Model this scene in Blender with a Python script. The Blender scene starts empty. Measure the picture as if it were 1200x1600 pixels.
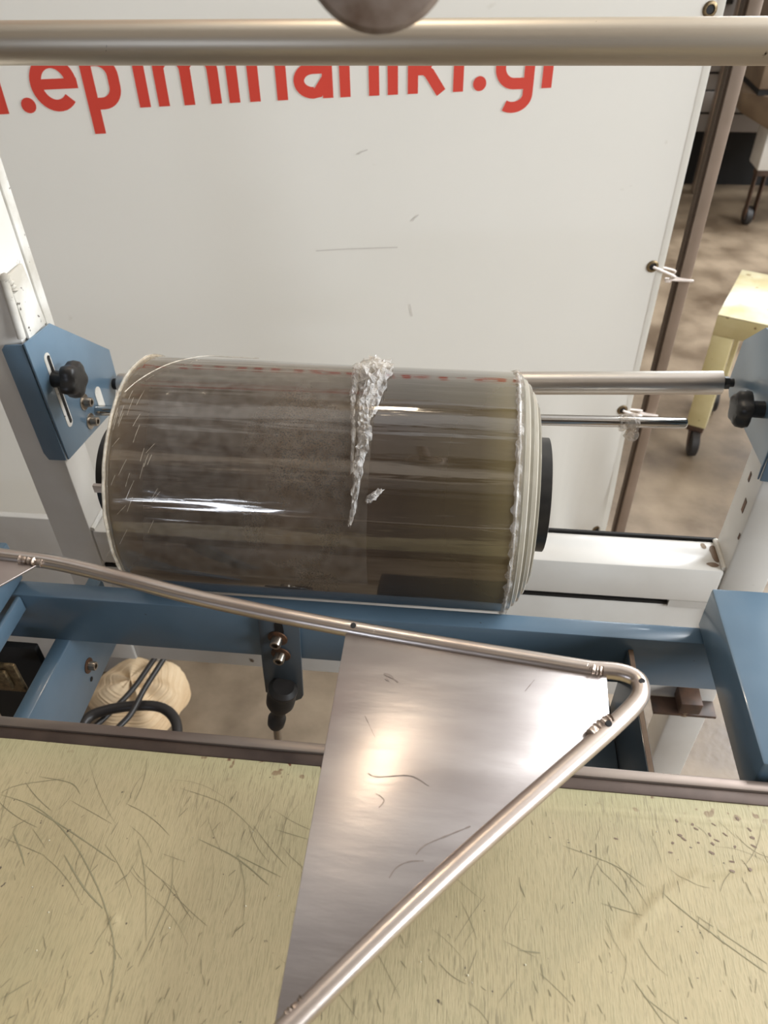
import bpy, bmesh, math, random
from mathutils import Vector, Matrix, noise
random.seed(7)
C = bpy.context.scene.collection
sc = bpy.context.scene
PI = math.pi

# ------------------------------------------------------------------ camera
CZ = 1.52
Zc = Vector((-25, 1372, 1200)).normalized()
Xc = Vector((13600, -805, 1200)); Xc = (Xc - Xc.dot(Zc) * Zc).normalized()
Yc = Zc.cross(Xc)
W = Matrix((Xc, Yc, Zc))                      # world axes (rows) in camera coordinates
cam_data = bpy.data.cameras.new('camera'); cam = bpy.data.objects.new('camera', cam_data); C.objects.link(cam)
cam.matrix_world = Matrix.Translation((0, 0, CZ)) @ W.to_4x4()
cam_data.sensor_fit = 'VERTICAL'; cam_data.sensor_height = 36; cam_data.lens = 27
cam_data.clip_start = 0.02
cam_data.dof.use_dof = True; cam_data.dof.focus_distance = 0.78; cam_data.dof.aperture_fstop = 9
sc.camera = cam
sc.view_settings.view_transform = 'Standard'; sc.view_settings.look = 'None'
sc.view_settings.gamma = 1; sc.view_settings.exposure = 1.2; sc.view_settings.use_curve_mapping = False


def at(px, py, axis, v):
    """the point of the plane (axis = v) seen at photo pixel px, py"""
    d = W @ Vector((px - 600, 800 - py, -1200)); o = Vector((0, 0, CZ))
    return o + d * ((v - o[axis]) / d[axis])


# ------------------------------------------------------------------ world and lights
world = bpy.data.worlds.new('world'); sc.world = world; world.use_nodes = True
bg = world.node_tree.nodes['Background']; bg.inputs[0].default_value = (0.72, 0.8, 0.9, 1); bg.inputs[1].default_value = 0.6


def area(name, loc, target, sx, sy, power, col):
    l = bpy.data.lights.new(name, 'AREA'); l.shape = 'RECTANGLE'; l.size = sx; l.size_y = sy; l.energy = power; l.color = col
    o = bpy.data.objects.new(name, l); C.objects.link(o); o.location = loc
    o.rotation_euler = (Vector(target) - Vector(loc)).to_track_quat('-Z', 'Y').to_euler(); return o


for yy in (-1.9, 1.1, 2.9, 4.7):  # unseen strips added to brighten what the steel plate and roll reflect
    area('roof_fill', (0, yy, 4.18), (0, yy, 0), 8.4, 1.3, {-1.9: 8, 1.1: 11, 2.9: 9, 4.7: 10}[yy], (1.0, 0.86, 0.70) if yy < 0 else (0.93, 0.965, 1.0))
area('skylight', (3.3, 3.4, 4.10), (3.3, 3.4, 0), 1.6, 3.4, 150, (0.93, 0.965, 1.0))
area('window_light', (4.40, 0.2, 2.3), (0, 0.9, 0.9), 4.2, 1.8, 200, (0.91, 0.96, 1.0))
area('window_light', (1.6, 7.9, 2.9), (0.8, 2.0, 0.8), 5.0, 1.5, 190, (0.90, 0.955, 1.0))
area('window_light', (-1.9, -4.85, 2.05), (0, 0.5, 1.1), 1.5, 0.20, 16, (0.72, 0.82, 1.0))
area('lamp_light', (-0.30, 1.95, 3.80), (-0.30, 1.95, 0), 0.20, 0.20, 6, (1.0, 0.82, 0.6))


# ------------------------------------------------------------------ materials
def lin(c):
    return tuple(((x / 255 + 0.055) / 1.055) ** 2.4 if x > 10 else x / 255 / 12.92 for x in c) + (1,)


def mat(name, col, rough=0.5, metal=0.0, col2=None, scale=20, stretch=(1, 1, 1), bump=0.0, bscale=None, spots=None,
        spot_scale=40, spot_amt=0.3, coat=0.0, rough2=None, spec=0.5, lo=0.35, hi=0.65):
    m = bpy.data.materials.new(name); m.use_nodes = True; nt = m.node_tree; N = nt.nodes; L = nt.links
    b = N['Principled BSDF']; b.inputs['Base Color'].default_value = lin(col); b.inputs['Roughness'].default_value = rough
    b.inputs['Metallic'].default_value = metal; b.inputs['Coat Weight'].default_value = coat; b.inputs['Coat Roughness'].default_value = 0.08
    b.inputs['Specular IOR Level'].default_value = spec
    tc = N.new('ShaderNodeTexCoord'); mp = N.new('ShaderNodeMapping'); mp.inputs['Scale'].default_value = stretch
    L.new(tc.outputs['Object'], mp.inputs[0])
    nz = N.new('ShaderNodeTexNoise'); nz.inputs['Scale'].default_value = scale; nz.inputs['Detail'].default_value = 6
    L.new(mp.outputs[0], nz.inputs[0])
    out = None
    if col2:
        r = N.new('ShaderNodeMapRange'); r.inputs[1].default_value = lo; r.inputs[2].default_value = hi; L.new(nz.outputs[0], r.inputs[0])
        mx = N.new('ShaderNodeMix'); mx.data_type = 'RGBA'; mx.inputs[6].default_value = lin(col); mx.inputs[7].default_value = lin(col2)
        L.new(r.outputs[0], mx.inputs[0]); out = mx.outputs[2]
        if rough2 is not None:
            r2 = N.new('ShaderNodeMapRange'); r2.inputs[3].default_value = rough; r2.inputs[4].default_value = rough2
            L.new(r.outputs[0], r2.inputs[0]); L.new(r2.outputs[0], b.inputs['Roughness'])
    if spots:
        n2 = N.new('ShaderNodeTexNoise'); n2.inputs['Scale'].default_value = spot_scale; n2.inputs['Detail'].default_value = 3
        L.new(tc.outputs['Object'], n2.inputs[0])
        r3 = N.new('ShaderNodeMapRange'); r3.inputs[1].default_value = 1 - spot_amt; r3.inputs[2].default_value = 1 - spot_amt + 0.05
        L.new(n2.outputs[0], r3.inputs[0])
        m2 = N.new('ShaderNodeMix'); m2.data_type = 'RGBA'; m2.inputs[7].default_value = lin(spots); m2.inputs[6].default_value = lin(col)
        if out: L.new(out, m2.inputs[6])
        L.new(r3.outputs[0], m2.inputs[0]); out = m2.outputs[2]
    if out: L.new(out, b.inputs['Base Color'])
    if bump:
        nb = N.new('ShaderNodeTexNoise'); nb.inputs['Scale'].default_value = bscale or scale; nb.inputs['Detail'].default_value = 4
        L.new(mp.outputs[0], nb.inputs[0])
        bp = N.new('ShaderNodeBump'); bp.inputs['Strength'].default_value = bump; bp.inputs['Distance'].default_value = 0.002
        L.new(nb.outputs[0], bp.inputs['Height']); L.new(bp.outputs[0], b.inputs['Normal'])
    return m


M = {}
M['concrete'] = mat('concrete', (146, 129, 108), 0.5, col2=(92, 77, 61), scale=4.5, bump=0.3, bscale=60, rough2=0.32)
M['plaster'] = mat('plaster', (150, 146, 138), 0.8, col2=(128, 124, 116), scale=2)
M['plaster_dark'] = mat('plaster_dark', (120, 108, 98), 0.8, col2=(98, 88, 80), scale=2)
M['ceiling'] = mat('ceiling_sheet', (206, 200, 194), 0.7, col2=(190, 182, 174), scale=1.5)
M['beam_steel'] = mat('beam_steel', (70, 56, 48), 0.6, col2=(90, 74, 64), scale=5)
M['steel_bar'] = mat('brushed_steel_bar', (208, 198, 182), 0.42, 1.0, col2=(180, 168, 150), scale=6, stretch=(0.3, 6, 6), bump=0.02, bscale=220, spots=(70, 60, 50), spot_scale=75, spot_amt=0.27, rough2=0.5)
M['arm_steel'] = mat('brushed_arm_steel', (205, 194, 185), 0.28, 1.0, col2=(178, 164, 154), scale=14, rough2=0.4, bump=0.03, bscale=300)
M['plate_steel'] = mat('brushed_plate_steel', (176, 169, 166), 0.34, 1.0, col2=(160, 152, 149), scale=7, stretch=(1, 4, 1), bump=0.12, bscale=24, rough2=0.28)
M['weld'] = mat('weld_steel', (206, 192, 180), 0.36, 1.0, col2=(170, 152, 138), scale=120, bump=0.8, bscale=260)
M['chrome'] = mat('polished_rod', (190, 188, 184), 0.12, 1.0)
M['tube_alu'] = mat('roller_aluminium', (214, 208, 200), 0.34, 1.0, col2=(186, 178, 170), scale=5, stretch=(0.4, 5, 5))
M['white_paint'] = mat('white_painted_steel', (222, 219, 213), 0.36, col2=(206, 201, 193), scale=6, spots=(96, 76, 58), spot_scale=34, spot_amt=0.27, coat=0.2)
M['worn_white'] = mat('worn_white_paint', (226, 224, 218), 0.4, col2=(188, 182, 170), scale=18, spots=(70, 60, 50), spot_scale=120, spot_amt=0.33)
M['blue'] = mat('blue_paint', (100, 124, 143), 0.3, col2=(88, 111, 129), scale=8, coat=0.3, spots=(60, 56, 52), spot_scale=70, spot_amt=0.25)
M['blue_worn'] = mat('worn_blue_paint', (66, 80, 92), 0.32, col2=(76, 82, 86), scale=5, coat=0.3, rough2=0.4)
M['black'] = mat('black_plastic', (30, 29, 28), 0.38, col2=(44, 42, 40), scale=60)
M['rubber'] = mat('dark_rubber', (52, 48, 46), 0.5, col2=(36, 34, 33), scale=30, bump=0.1)
M['rust'] = mat('rusty_steel', (120, 84, 60), 0.5, 0.5, col2=(80, 62, 50), scale=160)
M['brown_steel'] = mat('rusty_knob_steel', (150, 136, 126), 0.42, 0.3, col2=(112, 92, 78), scale=60, rough2=0.6)
M['bolt'] = mat('bolt_steel', (170, 160, 148), 0.3, 1.0)
M['trim'] = mat('trim_light', (140, 128, 118), 0.4, 0.6, col2=(118, 104, 96), scale=20, stretch=(0.4, 1, 1))
M['trim_dark'] = mat('trim_dark', (84, 70, 62), 0.5, 0.4, col2=(60, 48, 42), scale=20)
M['red'] = mat('red_print', (204, 64, 48), 0.5)
M['post'] = mat('post_steel', (168, 150, 136), 0.4, 0.5, col2=(148, 132, 118), scale=6)
M['post_dark'] = mat('post_steel_dark', (92, 80, 70), 0.5, 0.6)
M['brass'] = mat('dull_brass', (140, 122, 92), 0.4, 0.8, col2=(104, 88, 66), scale=200)
M['nylon'] = mat('white_nylon', (226, 214, 206), 0.4)
M['cream'] = mat('cream_paint', (226, 214, 168), 0.22, col2=(206, 192, 142), scale=8, spots=(110, 80, 50), spot_scale=34, spot_amt=0.34, coat=0.4)
M['cream_top'] = mat('cream_top', (232, 224, 190), 0.2, col2=(208, 194, 150), scale=10, spots=(170, 150, 112), spot_scale=26, spot_amt=0.33, coat=0.5, bump=0.3, bscale=20)
M['castor'] = mat('castor_brown', (92, 66, 50), 0.5, col2=(62, 48, 40), scale=40)
M['far_white'] = mat('far_machine_white', (158, 152, 148), 0.5)
M['far_brown'] = mat('far_brown', (126, 108, 88), 0.6, col2=(106, 88, 70), scale=8)
M['dark'] = mat('dark_void', (20, 18, 17), 0.7)
M['hose'] = mat('hose_cloth', (214, 190, 156), 0.8, col2=(192, 164, 128), scale=12)
M['cable'] = mat('cable_rubber', (38, 34, 32), 0.4)
M['wood'] = mat('worn_edge', (150, 130, 104), 0.6, col2=(96, 70, 50), scale=30, stretch=(1, .4, 1))
M['scratch'] = mat('scratch_grey', (142, 135, 106), 0.7)
M['scratch_dark'] = mat('scratch_dark', (128, 120, 94), 0.7)
M['scratch_plate'] = mat('plate_stain', (128, 118, 112), 0.5, 0.6)
M['crumb'] = mat('crumb', (214, 206, 180), 0.6)


def banner_mat():
    m = mat('banner_vinyl', (224, 221, 214), 0.45, col2=(218, 215, 207), scale=1.5, spots=(196, 190, 178), spot_scale=16, spot_amt=0.26)
    nt = m.node_tree; N = nt.nodes; L = nt.links; b = N['Principled BSDF']
    tr = N.new('ShaderNodeBsdfTranslucent'); tr.inputs[0].default_value = lin((225, 220, 210))
    mx = N.new('ShaderNodeMixShader'); mx.inputs[0].default_value = 0.45
    L.new(b.outputs[0], mx.inputs[1]); L.new(tr.outputs[0], mx.inputs[2]); L.new(mx.outputs[0], N['Material Output'].inputs[0])
    return m


M['banner'] = banner_mat()


def clear_mat(name, amount, tint=(235, 230, 220), rough=0.12, bump=0.0):
    m = bpy.data.materials.new(name); m.use_nodes = True; nt = m.node_tree; N = nt.nodes; L = nt.links
    b = N['Principled BSDF']; b.inputs['Base Color'].default_value = lin(tint); b.inputs['Roughness'].default_value = rough
    b.inputs['Coat Weight'].default_value = 0.5
    tr = N.new('ShaderNodeBsdfTransparent'); tr.inputs[0].default_value = lin((246, 242, 236))
    mx = N.new('ShaderNodeMixShader')
    tc = N.new('ShaderNodeTexCoord'); nz = N.new('ShaderNodeTexNoise'); nz.inputs['Scale'].default_value = 90
    L.new(tc.outputs['Object'], nz.inputs[0])
    r = N.new('ShaderNodeMapRange'); r.inputs[1].default_value = 0.3; r.inputs[2].default_value = 0.7
    r.inputs[3].default_value = amount * 0.5; r.inputs[4].default_value = min(1, amount * 1.5); L.new(nz.outputs[0], r.inputs[0])
    L.new(r.outputs[0], mx.inputs[0]); L.new(tr.outputs[0], mx.inputs[1]); L.new(b.outputs[0], mx.inputs[2])
    L.new(mx.outputs[0], N['Material Output'].inputs[0])
    return m


M['clear'] = clear_mat('clear_film', 0.05)
M['clear_rim'] = clear_mat('clear_film_rim', 0.4)
M['crumple'] = clear_mat('crumpled_film', 0.30, (240, 238, 236), 0.15)
M['layers_dark'] = mat('film_layers_dark', (140, 134, 120), 0.16, coat=0.6)
M['layers'] = mat('film_layers', (188, 182, 170), 0.2, col2=(180, 172, 156), scale=30, stretch=(20, 1, 1), coat=0.5)


def film_mat():
    m = bpy.data.materials.new('wound_film'); m.use_nodes = True; nt = m.node_tree; N = nt.nodes; L = nt.links
    b = N['Principled BSDF']; tc = N.new('ShaderNodeTexCoord'); sp = N.new('ShaderNodeSeparateXYZ'); L.new(tc.outputs['Object'], sp.inputs[0])
    rx = N.new('ShaderNodeValToRGB')
    mr = N.new('ShaderNodeMapRange'); mr.inputs[1].default_value = -0.215; mr.inputs[2].default_value = 0.215; L.new(sp.outputs[0], mr.inputs[0])
    L.new(mr.outputs[0], rx.inputs[0])
    e = rx.color_ramp.elements; e[0].position = 0.0; e[0].color = lin((108, 96, 78)); e[1].position = 1; e[1].color = lin((112, 100, 74))
    for p, c in ((0.05, (88, 76, 64)), (0.12, (60, 50, 43)), (0.3, (62, 52, 44)), (0.45, (82, 69, 57)), (0.6, (68, 56, 46)), (0.72, (58, 48, 38)), (0.9, (76, 65, 46)), (0.96, (106, 94, 66))):
        k = e.new(p); k.color = lin(c)
    # fine dark speckle where air is trapped under the outer turn
    vo = N.new('ShaderNodeTexNoise'); vo.inputs['Scale'].default_value = 620; vo.inputs['Detail'].default_value = 2; L.new(tc.outputs['Object'], vo.inputs[0])
    vr = N.new('ShaderNodeMapRange'); vr.inputs[1].default_value = 0.52; vr.inputs[2].default_value = 0.60; L.new(vo.outputs[0], vr.inputs[0])
    ba = N.new('ShaderNodeValToRGB'); L.new(mr.outputs[0], ba.inputs[0]); q = ba.color_ramp.elements
    q[0].position = 0.30; q[0].color = (0, 0, 0, 1); q[1].position = 0.68; q[1].color = (0, 0, 0, 1)
    k = q.new(0.44); k.color = (.9, .9, .9, 1); k = q.new(0.56); k.color = (1, 1, 1, 1)
    big = N.new('ShaderNodeTexNoise'); big.inputs['Scale'].default_value = 14; L.new(tc.outputs['Object'], big.inputs[0])
    br = N.new('ShaderNodeMapRange'); br.inputs[1].default_value = 0.35; br.inputs[2].default_value = 0.6; L.new(big.outputs[0], br.inputs[0])
    m1 = N.new('ShaderNodeMath'); m1.operation = 'MULTIPLY'; L.new(vr.outputs[0], m1.inputs[0]); L.new(ba.outputs[0], m1.inputs[1])
    m2 = N.new('ShaderNodeMath'); m2.operation = 'MULTIPLY'; L.new(m1.outputs[0], m2.inputs[0]); L.new(br.outputs[0], m2.inputs[1])
    mx = N.new('ShaderNodeMix'); mx.data_type = 'RGBA'; mx.inputs[7].default_value = lin((28, 24, 22)); L.new(rx.outputs[0], mx.inputs[6]); L.new(m2.outputs[0], mx.inputs[0])
    L.new(mx.outputs[2], b.inputs['Base Color'])
    rr = N.new('ShaderNodeMapRange'); rr.inputs[3].default_value = 0.10; rr.inputs[4].default_value = 0.3; L.new(m2.outputs[0], rr.inputs[0]); L.new(rr.outputs[0], b.inputs['Roughness'])
    mp = N.new('ShaderNodeMapping'); mp.inputs['Scale'].default_value = (1.2, 9, 9); L.new(tc.outputs['Object'], mp.inputs[0])
    nb = N.new('ShaderNodeTexNoise'); nb.inputs['Scale'].default_value = 6; nb.inputs['Detail'].default_value = 3; L.new(mp.outputs[0], nb.inputs[0])
    bp = N.new('ShaderNodeBump'); bp.inputs['Strength'].default_value = 0.35; bp.inputs['Distance'].default_value = 0.004
    L.new(nb.outputs[0], bp.inputs['Height']); L.new(bp.outputs[0], b.inputs['Normal'])
    b.inputs['Specular IOR Level'].default_value = 0.7; b.inputs['Coat IOR'].default_value = 1.65; b.inputs['Coat Weight'].default_value = 1.0; b.inputs['Coat Roughness'].default_value = 0.04
    return m


M['film'] = film_mat()


def table_mat():
    m = bpy.data.materials.new('coated_glass_cloth'); m.use_nodes = True; nt = m.node_tree; N = nt.nodes; L = nt.links
    b = N['Principled BSDF']; b.inputs['Roughness'].default_value = 0.48; tc = N.new('ShaderNodeTexCoord')

    def tex(scale, stretch, detail=5, rot=0.0):
        mp = N.new('ShaderNodeMapping'); mp.inputs['Scale'].default_value = stretch; mp.inputs['Rotation'].default_value = (0, 0, rot)
        L.new(tc.outputs['Object'], mp.inputs[0])
        nz = N.new('ShaderNodeTexNoise'); nz.inputs['Scale'].default_value = scale; nz.inputs['Detail'].default_value = detail; L.new(mp.outputs[0], nz.inputs[0]); return nz.outputs[0]

    def rng(s, a, z, c=0, d=1):
        r = N.new('ShaderNodeMapRange'); r.inputs[1].default_value = a; r.inputs[2].default_value = z; r.inputs[3].default_value = c; r.inputs[4].default_value = d
        L.new(s, r.inputs[0]); return r.outputs[0]

    def mix(f, a, c):
        x = N.new('ShaderNodeMix'); x.data_type = 'RGBA'; L.new(f, x.inputs[0])
        if isinstance(a, tuple): x.inputs[6].default_value = lin(a)
        else: L.new(a, x.inputs[6])
        x.inputs[7].default_value = lin(c); return x.outputs[2]

    def mul(a, c):
        x = N.new('ShaderNodeMath'); x.operation = 'MULTIPLY'; L.new(a, x.inputs[0]); L.new(c, x.inputs[1]); return x.outputs[0]

    c = mix(rng(tex(3.0, (1, 1, 1)), 0.35, 0.65), (190, 175, 140), (172, 157, 120))
    c = mix(rng(tex(9, (1, 1, 1)), 0.5, 0.75, 0, 0.55), c, (166, 157, 122))
    sp = N.new('ShaderNodeSeparateXYZ'); L.new(tc.outputs['Object'], sp.inputs[0])
    c = mix(rng(sp.outputs[1], 0.325, 0.36, 0, 0.4), c, (158, 162, 122))                       # greenish strip along the rear edge
    weave = tex(30, (34, 3.5, 1), 2)
    c = mix(rng(weave, 0.5, 0.72, 0, 0.55), c, (146, 138, 104))
    patch = rng(tex(7, (1, 1, 1), 2), 0.45, 0.62)
    c = mix(mul(rng(tex(26, (22, 2.2, 1), 3, 0.12), 0.60, 0.66, 0, 0.5), patch), c, (124, 114, 88))
    c = mix(mul(rng(tex(22, (20, 2.2, 1), 3, -0.5), 0.62, 0.67, 0, 0.4), patch), c, (128, 118, 92))
    c = mix(mul(rng(tex(20, (22, 2.0, 1), 3, 0.75), 0.63, 0.68, 0, 0.4), patch), c, (128, 118, 92))
    edge = rng(sp.outputs[1], 0.335, 0.357)
    c = mix(mul(mul(rng(tex(85, (1, 1, 1), 2), 0.62, 0.66), rng(tex(8, (1, 1, 1), 2), 0.5, 0.6)), edge), c, (96, 50, 24))   # rust spots by the rear edge
    c = mix(rng(tex(150, (1, 1, 1), 2), 0.73, 0.76), c, (90, 80, 66))
    L.new(c, b.inputs['Base Color'])
    bp = N.new('ShaderNodeBump'); bp.inputs['Strength'].default_value = 0.35; bp.inputs['Distance'].default_value = 0.0006
    L.new(weave, bp.inputs['Height']); L.new(bp.outputs[0], b.inputs['Normal'])
    return m


M['table'] = table_mat()


# ------------------------------------------------------------------ builders
def origin(o):
    v = Vector((0, 0, 0))
    while o: v += o.location; o = o.parent
    return v


def mesh(name, verts, faces, m, parent=None, smooth=False, label=None, bevel=0.0, seg=2, solid=0.0):
    """ONE mesh object; verts are world coordinates"""
    me = bpy.data.meshes.new(name); vs = [Vector(v) for v in verts]
    if parent: o0 = origin(parent)
    else:
        lo = Vector([min(v[i] for v in vs) for i in range(3)]); hi = Vector([max(v[i] for v in vs) for i in range(3)])
        o0 = Vector(((lo.x + hi.x) / 2, (lo.y + hi.y) / 2, lo.z))
        if name in ('floor',): o0 = Vector((0, 0, 0))
    me.from_pydata([v - o0 for v in vs], [], faces)
    bm = bmesh.new(); bm.from_mesh(me); bmesh.ops.remove_doubles(bm, verts=bm.verts, dist=1e-6); bmesh.ops.recalc_face_normals(bm, faces=bm.faces)
    if bevel:
        ed = [e for e in bm.edges if len(e.link_faces) == 2 and e.calc_face_angle(0) > 0.6]
        bmesh.ops.bevel(bm, geom=ed, offset=bevel, segments=seg, affect='EDGES', profile=0.5, clamp_overlap=True)
    bm.to_mesh(me); bm.free()
    me.materials.append(M[m] if isinstance(m, str) else m)
    if smooth or bevel:
        for p in me.polygons: p.use_smooth = True
        if hasattr(me, 'set_sharp_from_angle'): me.set_sharp_from_angle(angle=0.7 if smooth else 0.6)
    o = bpy.data.objects.new(name, me); C.objects.link(o)
    if parent: o.parent = parent
    else: o.location = o0
    if solid:
        s = o.modifiers.new('s', 'SOLIDIFY'); s.thickness = solid; s.offset = 0
    if label: o['label'] = label
    return o


def tag(o, label, cat, group=None):
    o['label'] = label; o['category'] = cat
    if group: o['group'] = group
    return o


def thing(name, loc, label, cat, group=None):
    o = bpy.data.objects.new(name, None); C.objects.link(o); o.location = loc; o.empty_display_size = 0.05
    return tag(o, label, cat, group)


def struct(o): o['kind'] = 'structure'; return o


BF = [(0, 1, 2, 3), (7, 6, 5, 4), (0, 4, 5, 1), (1, 5, 6, 2), (2, 6, 7, 3), (3, 7, 4, 0)]


def box(name, x, y, z, m, parent=None, bevel=0.0, label=None, rot=0.0, piv=None):
    v = [(x[0], y[0], z[0]), (x[1], y[0], z[0]), (x[1], y[1], z[0]), (x[0], y[1], z[0]), (x[0], y[0], z[1]), (x[1], y[0], z[1]), (x[1], y[1], z[1]), (x[0], y[1], z[1])]
    if rot:
        p = Vector(piv); R = Matrix.Rotation(rot, 3, 'Z'); v = [p + R @ (Vector(q) - p) for q in v]
    return mesh(name, v, BF, m, parent, bevel=bevel, label=label)


def merge(*parts):
    V = []; F = []
    for v, f in parts:
        n = len(V); V += list(v); F += [tuple(i + n for i in q) for q in f]
    return V, F


def boxg(x, y, z):
    return [(x[0], y[0], z[0]), (x[1], y[0], z[0]), (x[1], y[1], z[0]), (x[0], y[1], z[0]), (x[0], y[0], z[1]), (x[1], y[0], z[1]), (x[1], y[1], z[1]), (x[0], y[1], z[1])], BF


def tubeg(pts, r, seg=16, cap=True):
    """geometry of a round tube along pts; r a number or a list"""
    pts = [Vector(p) for p in pts]; n = len(pts); rs = r if isinstance(r, (list, tuple)) else [r] * n
    T = [(pts[min(i + 1, n - 1)] - pts[max(i - 1, 0)]).normalized() for i in range(n)]
    u = T[0].orthogonal().normalized(); V = []; F = []
    for i in range(n):
        u = (u - u.dot(T[i]) * T[i]).normalized(); w = T[i].cross(u)
        for k in range(seg):
            a = 2 * PI * k / seg; V.append(pts[i] + (u * math.cos(a) + w * math.sin(a)) * rs[i])
    for i in range(n - 1):
        for k in range(seg):
            F.append((i * seg + k, i * seg + (k + 1) % seg, (i + 1) * seg + (k + 1) % seg, (i + 1) * seg + k))
    if cap:
        F.append(tuple(range(seg - 1, -1, -1))); F.append(tuple((n - 1) * seg + k for k in range(seg)))
    return V, F


def tube(name, pts, r, m, parent=None, seg=16, label=None):
    V, F = tubeg(pts, r, seg); return mesh(name, V, F, m, parent, smooth=True, label=label)


def lathe(name, p0, axis, prof, m, parent=None, seg=32, label=None, a0=0.0, a1=2 * PI):
    """prof: (distance along the axis, radius) pairs"""
    p0 = Vector(p0); a = Vector(axis).normalized()
    pts = [p0 + a * s for s, _ in prof]; V = []; F = []; u = a.orthogonal().normalized(); w = a.cross(u); n = len(prof)
    for i, (s, r) in enumerate(prof):
        for k in range(seg):
            t = 2 * PI * k / seg; V.append(p0 + a * s + (u * math.cos(t) + w * math.sin(t)) * max(r, 1e-5))
    for i in range(n - 1):
        for k in range(seg): F.append((i * seg + k, i * seg + (k + 1) % seg, (i + 1) * seg + (k + 1) % seg, (i + 1) * seg + k))
    F.append(tuple(range(seg - 1, -1, -1))); F.append(tuple((n - 1) * seg + k for k in range(seg)))
    return mesh(name, V, F, m, parent, smooth=True, label=label)


def prismg(poly, d):
    poly = [Vector(p) for p in poly]; d = Vector(d); n = len(poly)
    return poly + [p + d for p in poly], [tuple(range(n)), tuple(range(2 * n - 1, n - 1, -1))] + [(i, i + n, (i + 1) % n + n, (i + 1) % n) for i in range(n)]


def prism(name, poly, d, m, parent=None, bevel=0.0, label=None):
    V, F = prismg(poly, d); return mesh(name, V, F, m, parent, bevel=bevel, label=label)


def spline(P, n=8):
    P = [Vector(p) for p in P]; out = []
    for i in range(len(P) - 1):
        a = P[max(i - 1, 0)]; b = P[i]; c = P[i + 1]; d = P[min(i + 2, len(P) - 1)]
        for k in range(n):
            t = k / n; out.append(0.5 * ((2 * b) + (c - a) * t + (2 * a - 5 * b + 4 * c - d) * t * t + (3 * b - a - 3 * c + d) * t ** 3))
    out.append(P[-1]); return out


def bolt(parent, p, axis, r=0.006, washer=True, wm='rust', name='bolt'):
    """a socket head cap screw with its washer as a sub-part when the parent is a thing"""
    a = Vector(axis).normalized(); p = Vector(p)
    b = lathe(name, p, a, [(0, r), (r * 1.5, r), (r * 1.75, r * 0.9), (r * 1.75, r * 0.55), (r * 0.9, r * 0.5), (r * 0.9, 0)], 'bolt', parent, 20)
    if washer: lathe('washer', p - a * 0.0005, a, [(0, r * 1.75), (0.0018, r * 1.75), (0.0022, r * 1.6), (0.0022, 0)], wm, b, 24)
    return b


def slot_hole(parent, name, c, dirv, nrm, L, w, m):
    """a recessed slot lining set into a plate: dark long lozenge with rounded ends"""
    c = Vector(c); d = Vector(dirv).normalized(); n = Vector(nrm).normalized(); s = n.cross(d)
    pts = []
    for k in range(9): a = -PI / 2 + PI * k / 8; pts.append(c + d * (L / 2 + w / 2 * math.cos(a)) + s * (w / 2 * math.sin(a)))
    for k in range(9): a = PI / 2 + PI * k / 8; pts.append(c + d * (-L / 2 + w / 2 * math.cos(a)) + s * (w / 2 * math.sin(a)))
    return prism(name, [p - n * 0.0004 for p in pts], n * 0.001, m, parent)


# ------------------------------------------------------------------ the hall
X0, X1, Y0, Y1, H = -4.5, 4.5, -5.0, 8.0, 4.2
struct(box('floor', (X0, X1), (Y0, Y1), (-0.1, 0), 'concrete'))
struct(box('ceiling', (X0, X1), (Y0, Y1), (H, H + 0.1), 'ceiling'))
struct(box('wall_left', (X0 - 0.1, X0), (Y0, Y1), (0, H), 'plaster'))
struct(box('wall_right', (X1, X1 + 0.1), (Y0, Y1), (0, H), 'plaster'))
struct(box('wall_far', (X0, X1), (Y1, Y1 + 0.1), (0, H), 'plaster'))
struct(box('wall_near', (X0, X1), (Y0 - 0.1, Y0), (0, H), 'plaster_dark'))
for i, y in enumerate((-3.6, -2.2, -0.9, 0.7, 5.2, 6.6)):
    struct(box('trim_%d' % (i + 1), (X0, X1), (y, y + 0.16), (H - 0.28, H), 'beam_steel'))

# ------------------------------------------------------------------ banner on its frame of posts
BD = Vector((0.9737, 0.228, 0)); BN = Vector((0.228, -0.9737, 0)); BP = Vector((0.398, 1.55, 0))   # BN points to the camera side


def ban(s, z, off=0.0): return BP + BD * s + BN * off + Vector((0, 0, z))


def on_ban(px, py, off=0.0):
    d = W @ Vector((px - 600, 800 - py, -1200)); o = Vector((0, 0, CZ)); t = (BP - o).dot(BN) / d.dot(BN); q = o + d * t
    return q + BN * off, (q - BP).dot(BD), q.z


bt = thing('vinyl_banner', ban(-1, 0.06), 'white vinyl banner with red web address hanging behind the film roll', 'banner')
bt.location = ban(-1, 0.06)


def wav(s, z):
    a = 0.004 * math.sin(s * 5 + 1) * (1 if z < 1.6 else 0.5)
    if z < 0.62: a += (0.62 - z) * 0.05 * math.sin(s * 38 + z * 6) * max(0, min(1, (s + 0.5) * 3))
    return a - 0.006


V = []; F = []; NS, NZ = 110, 60
for j in range(NZ + 1):
    for i in range(NS + 1):
        s = -2.4 + 2.4 * i / NS; z = 0.06 + 2.14 * j / NZ; V.append(ban(s, z, wav(s, z)))
for j in range(NZ):
    for i in range(NS): a = j * (NS + 1) + i; F.append((a, a + 1, a + NS + 2, a + NS + 1))
mesh('sheet', V, F, 'banner', bt, smooth=True)
# hem band of a doubled sheet along the side edge
mesh('hem', [ban(-0.012, 0.06 + 0.107 * k, wav(0, 0.06 + .107 * k) + 0.0015) for k in range(21)] + [ban(0.001, 0.06 + 0.107 * k, wav(0, 0.06 + .107 * k) + 0.0015) for k in range(21)],
     [(k, k + 1, k + 22, k + 21) for k in range(20)], 'banner', bt, smooth=True)
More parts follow.
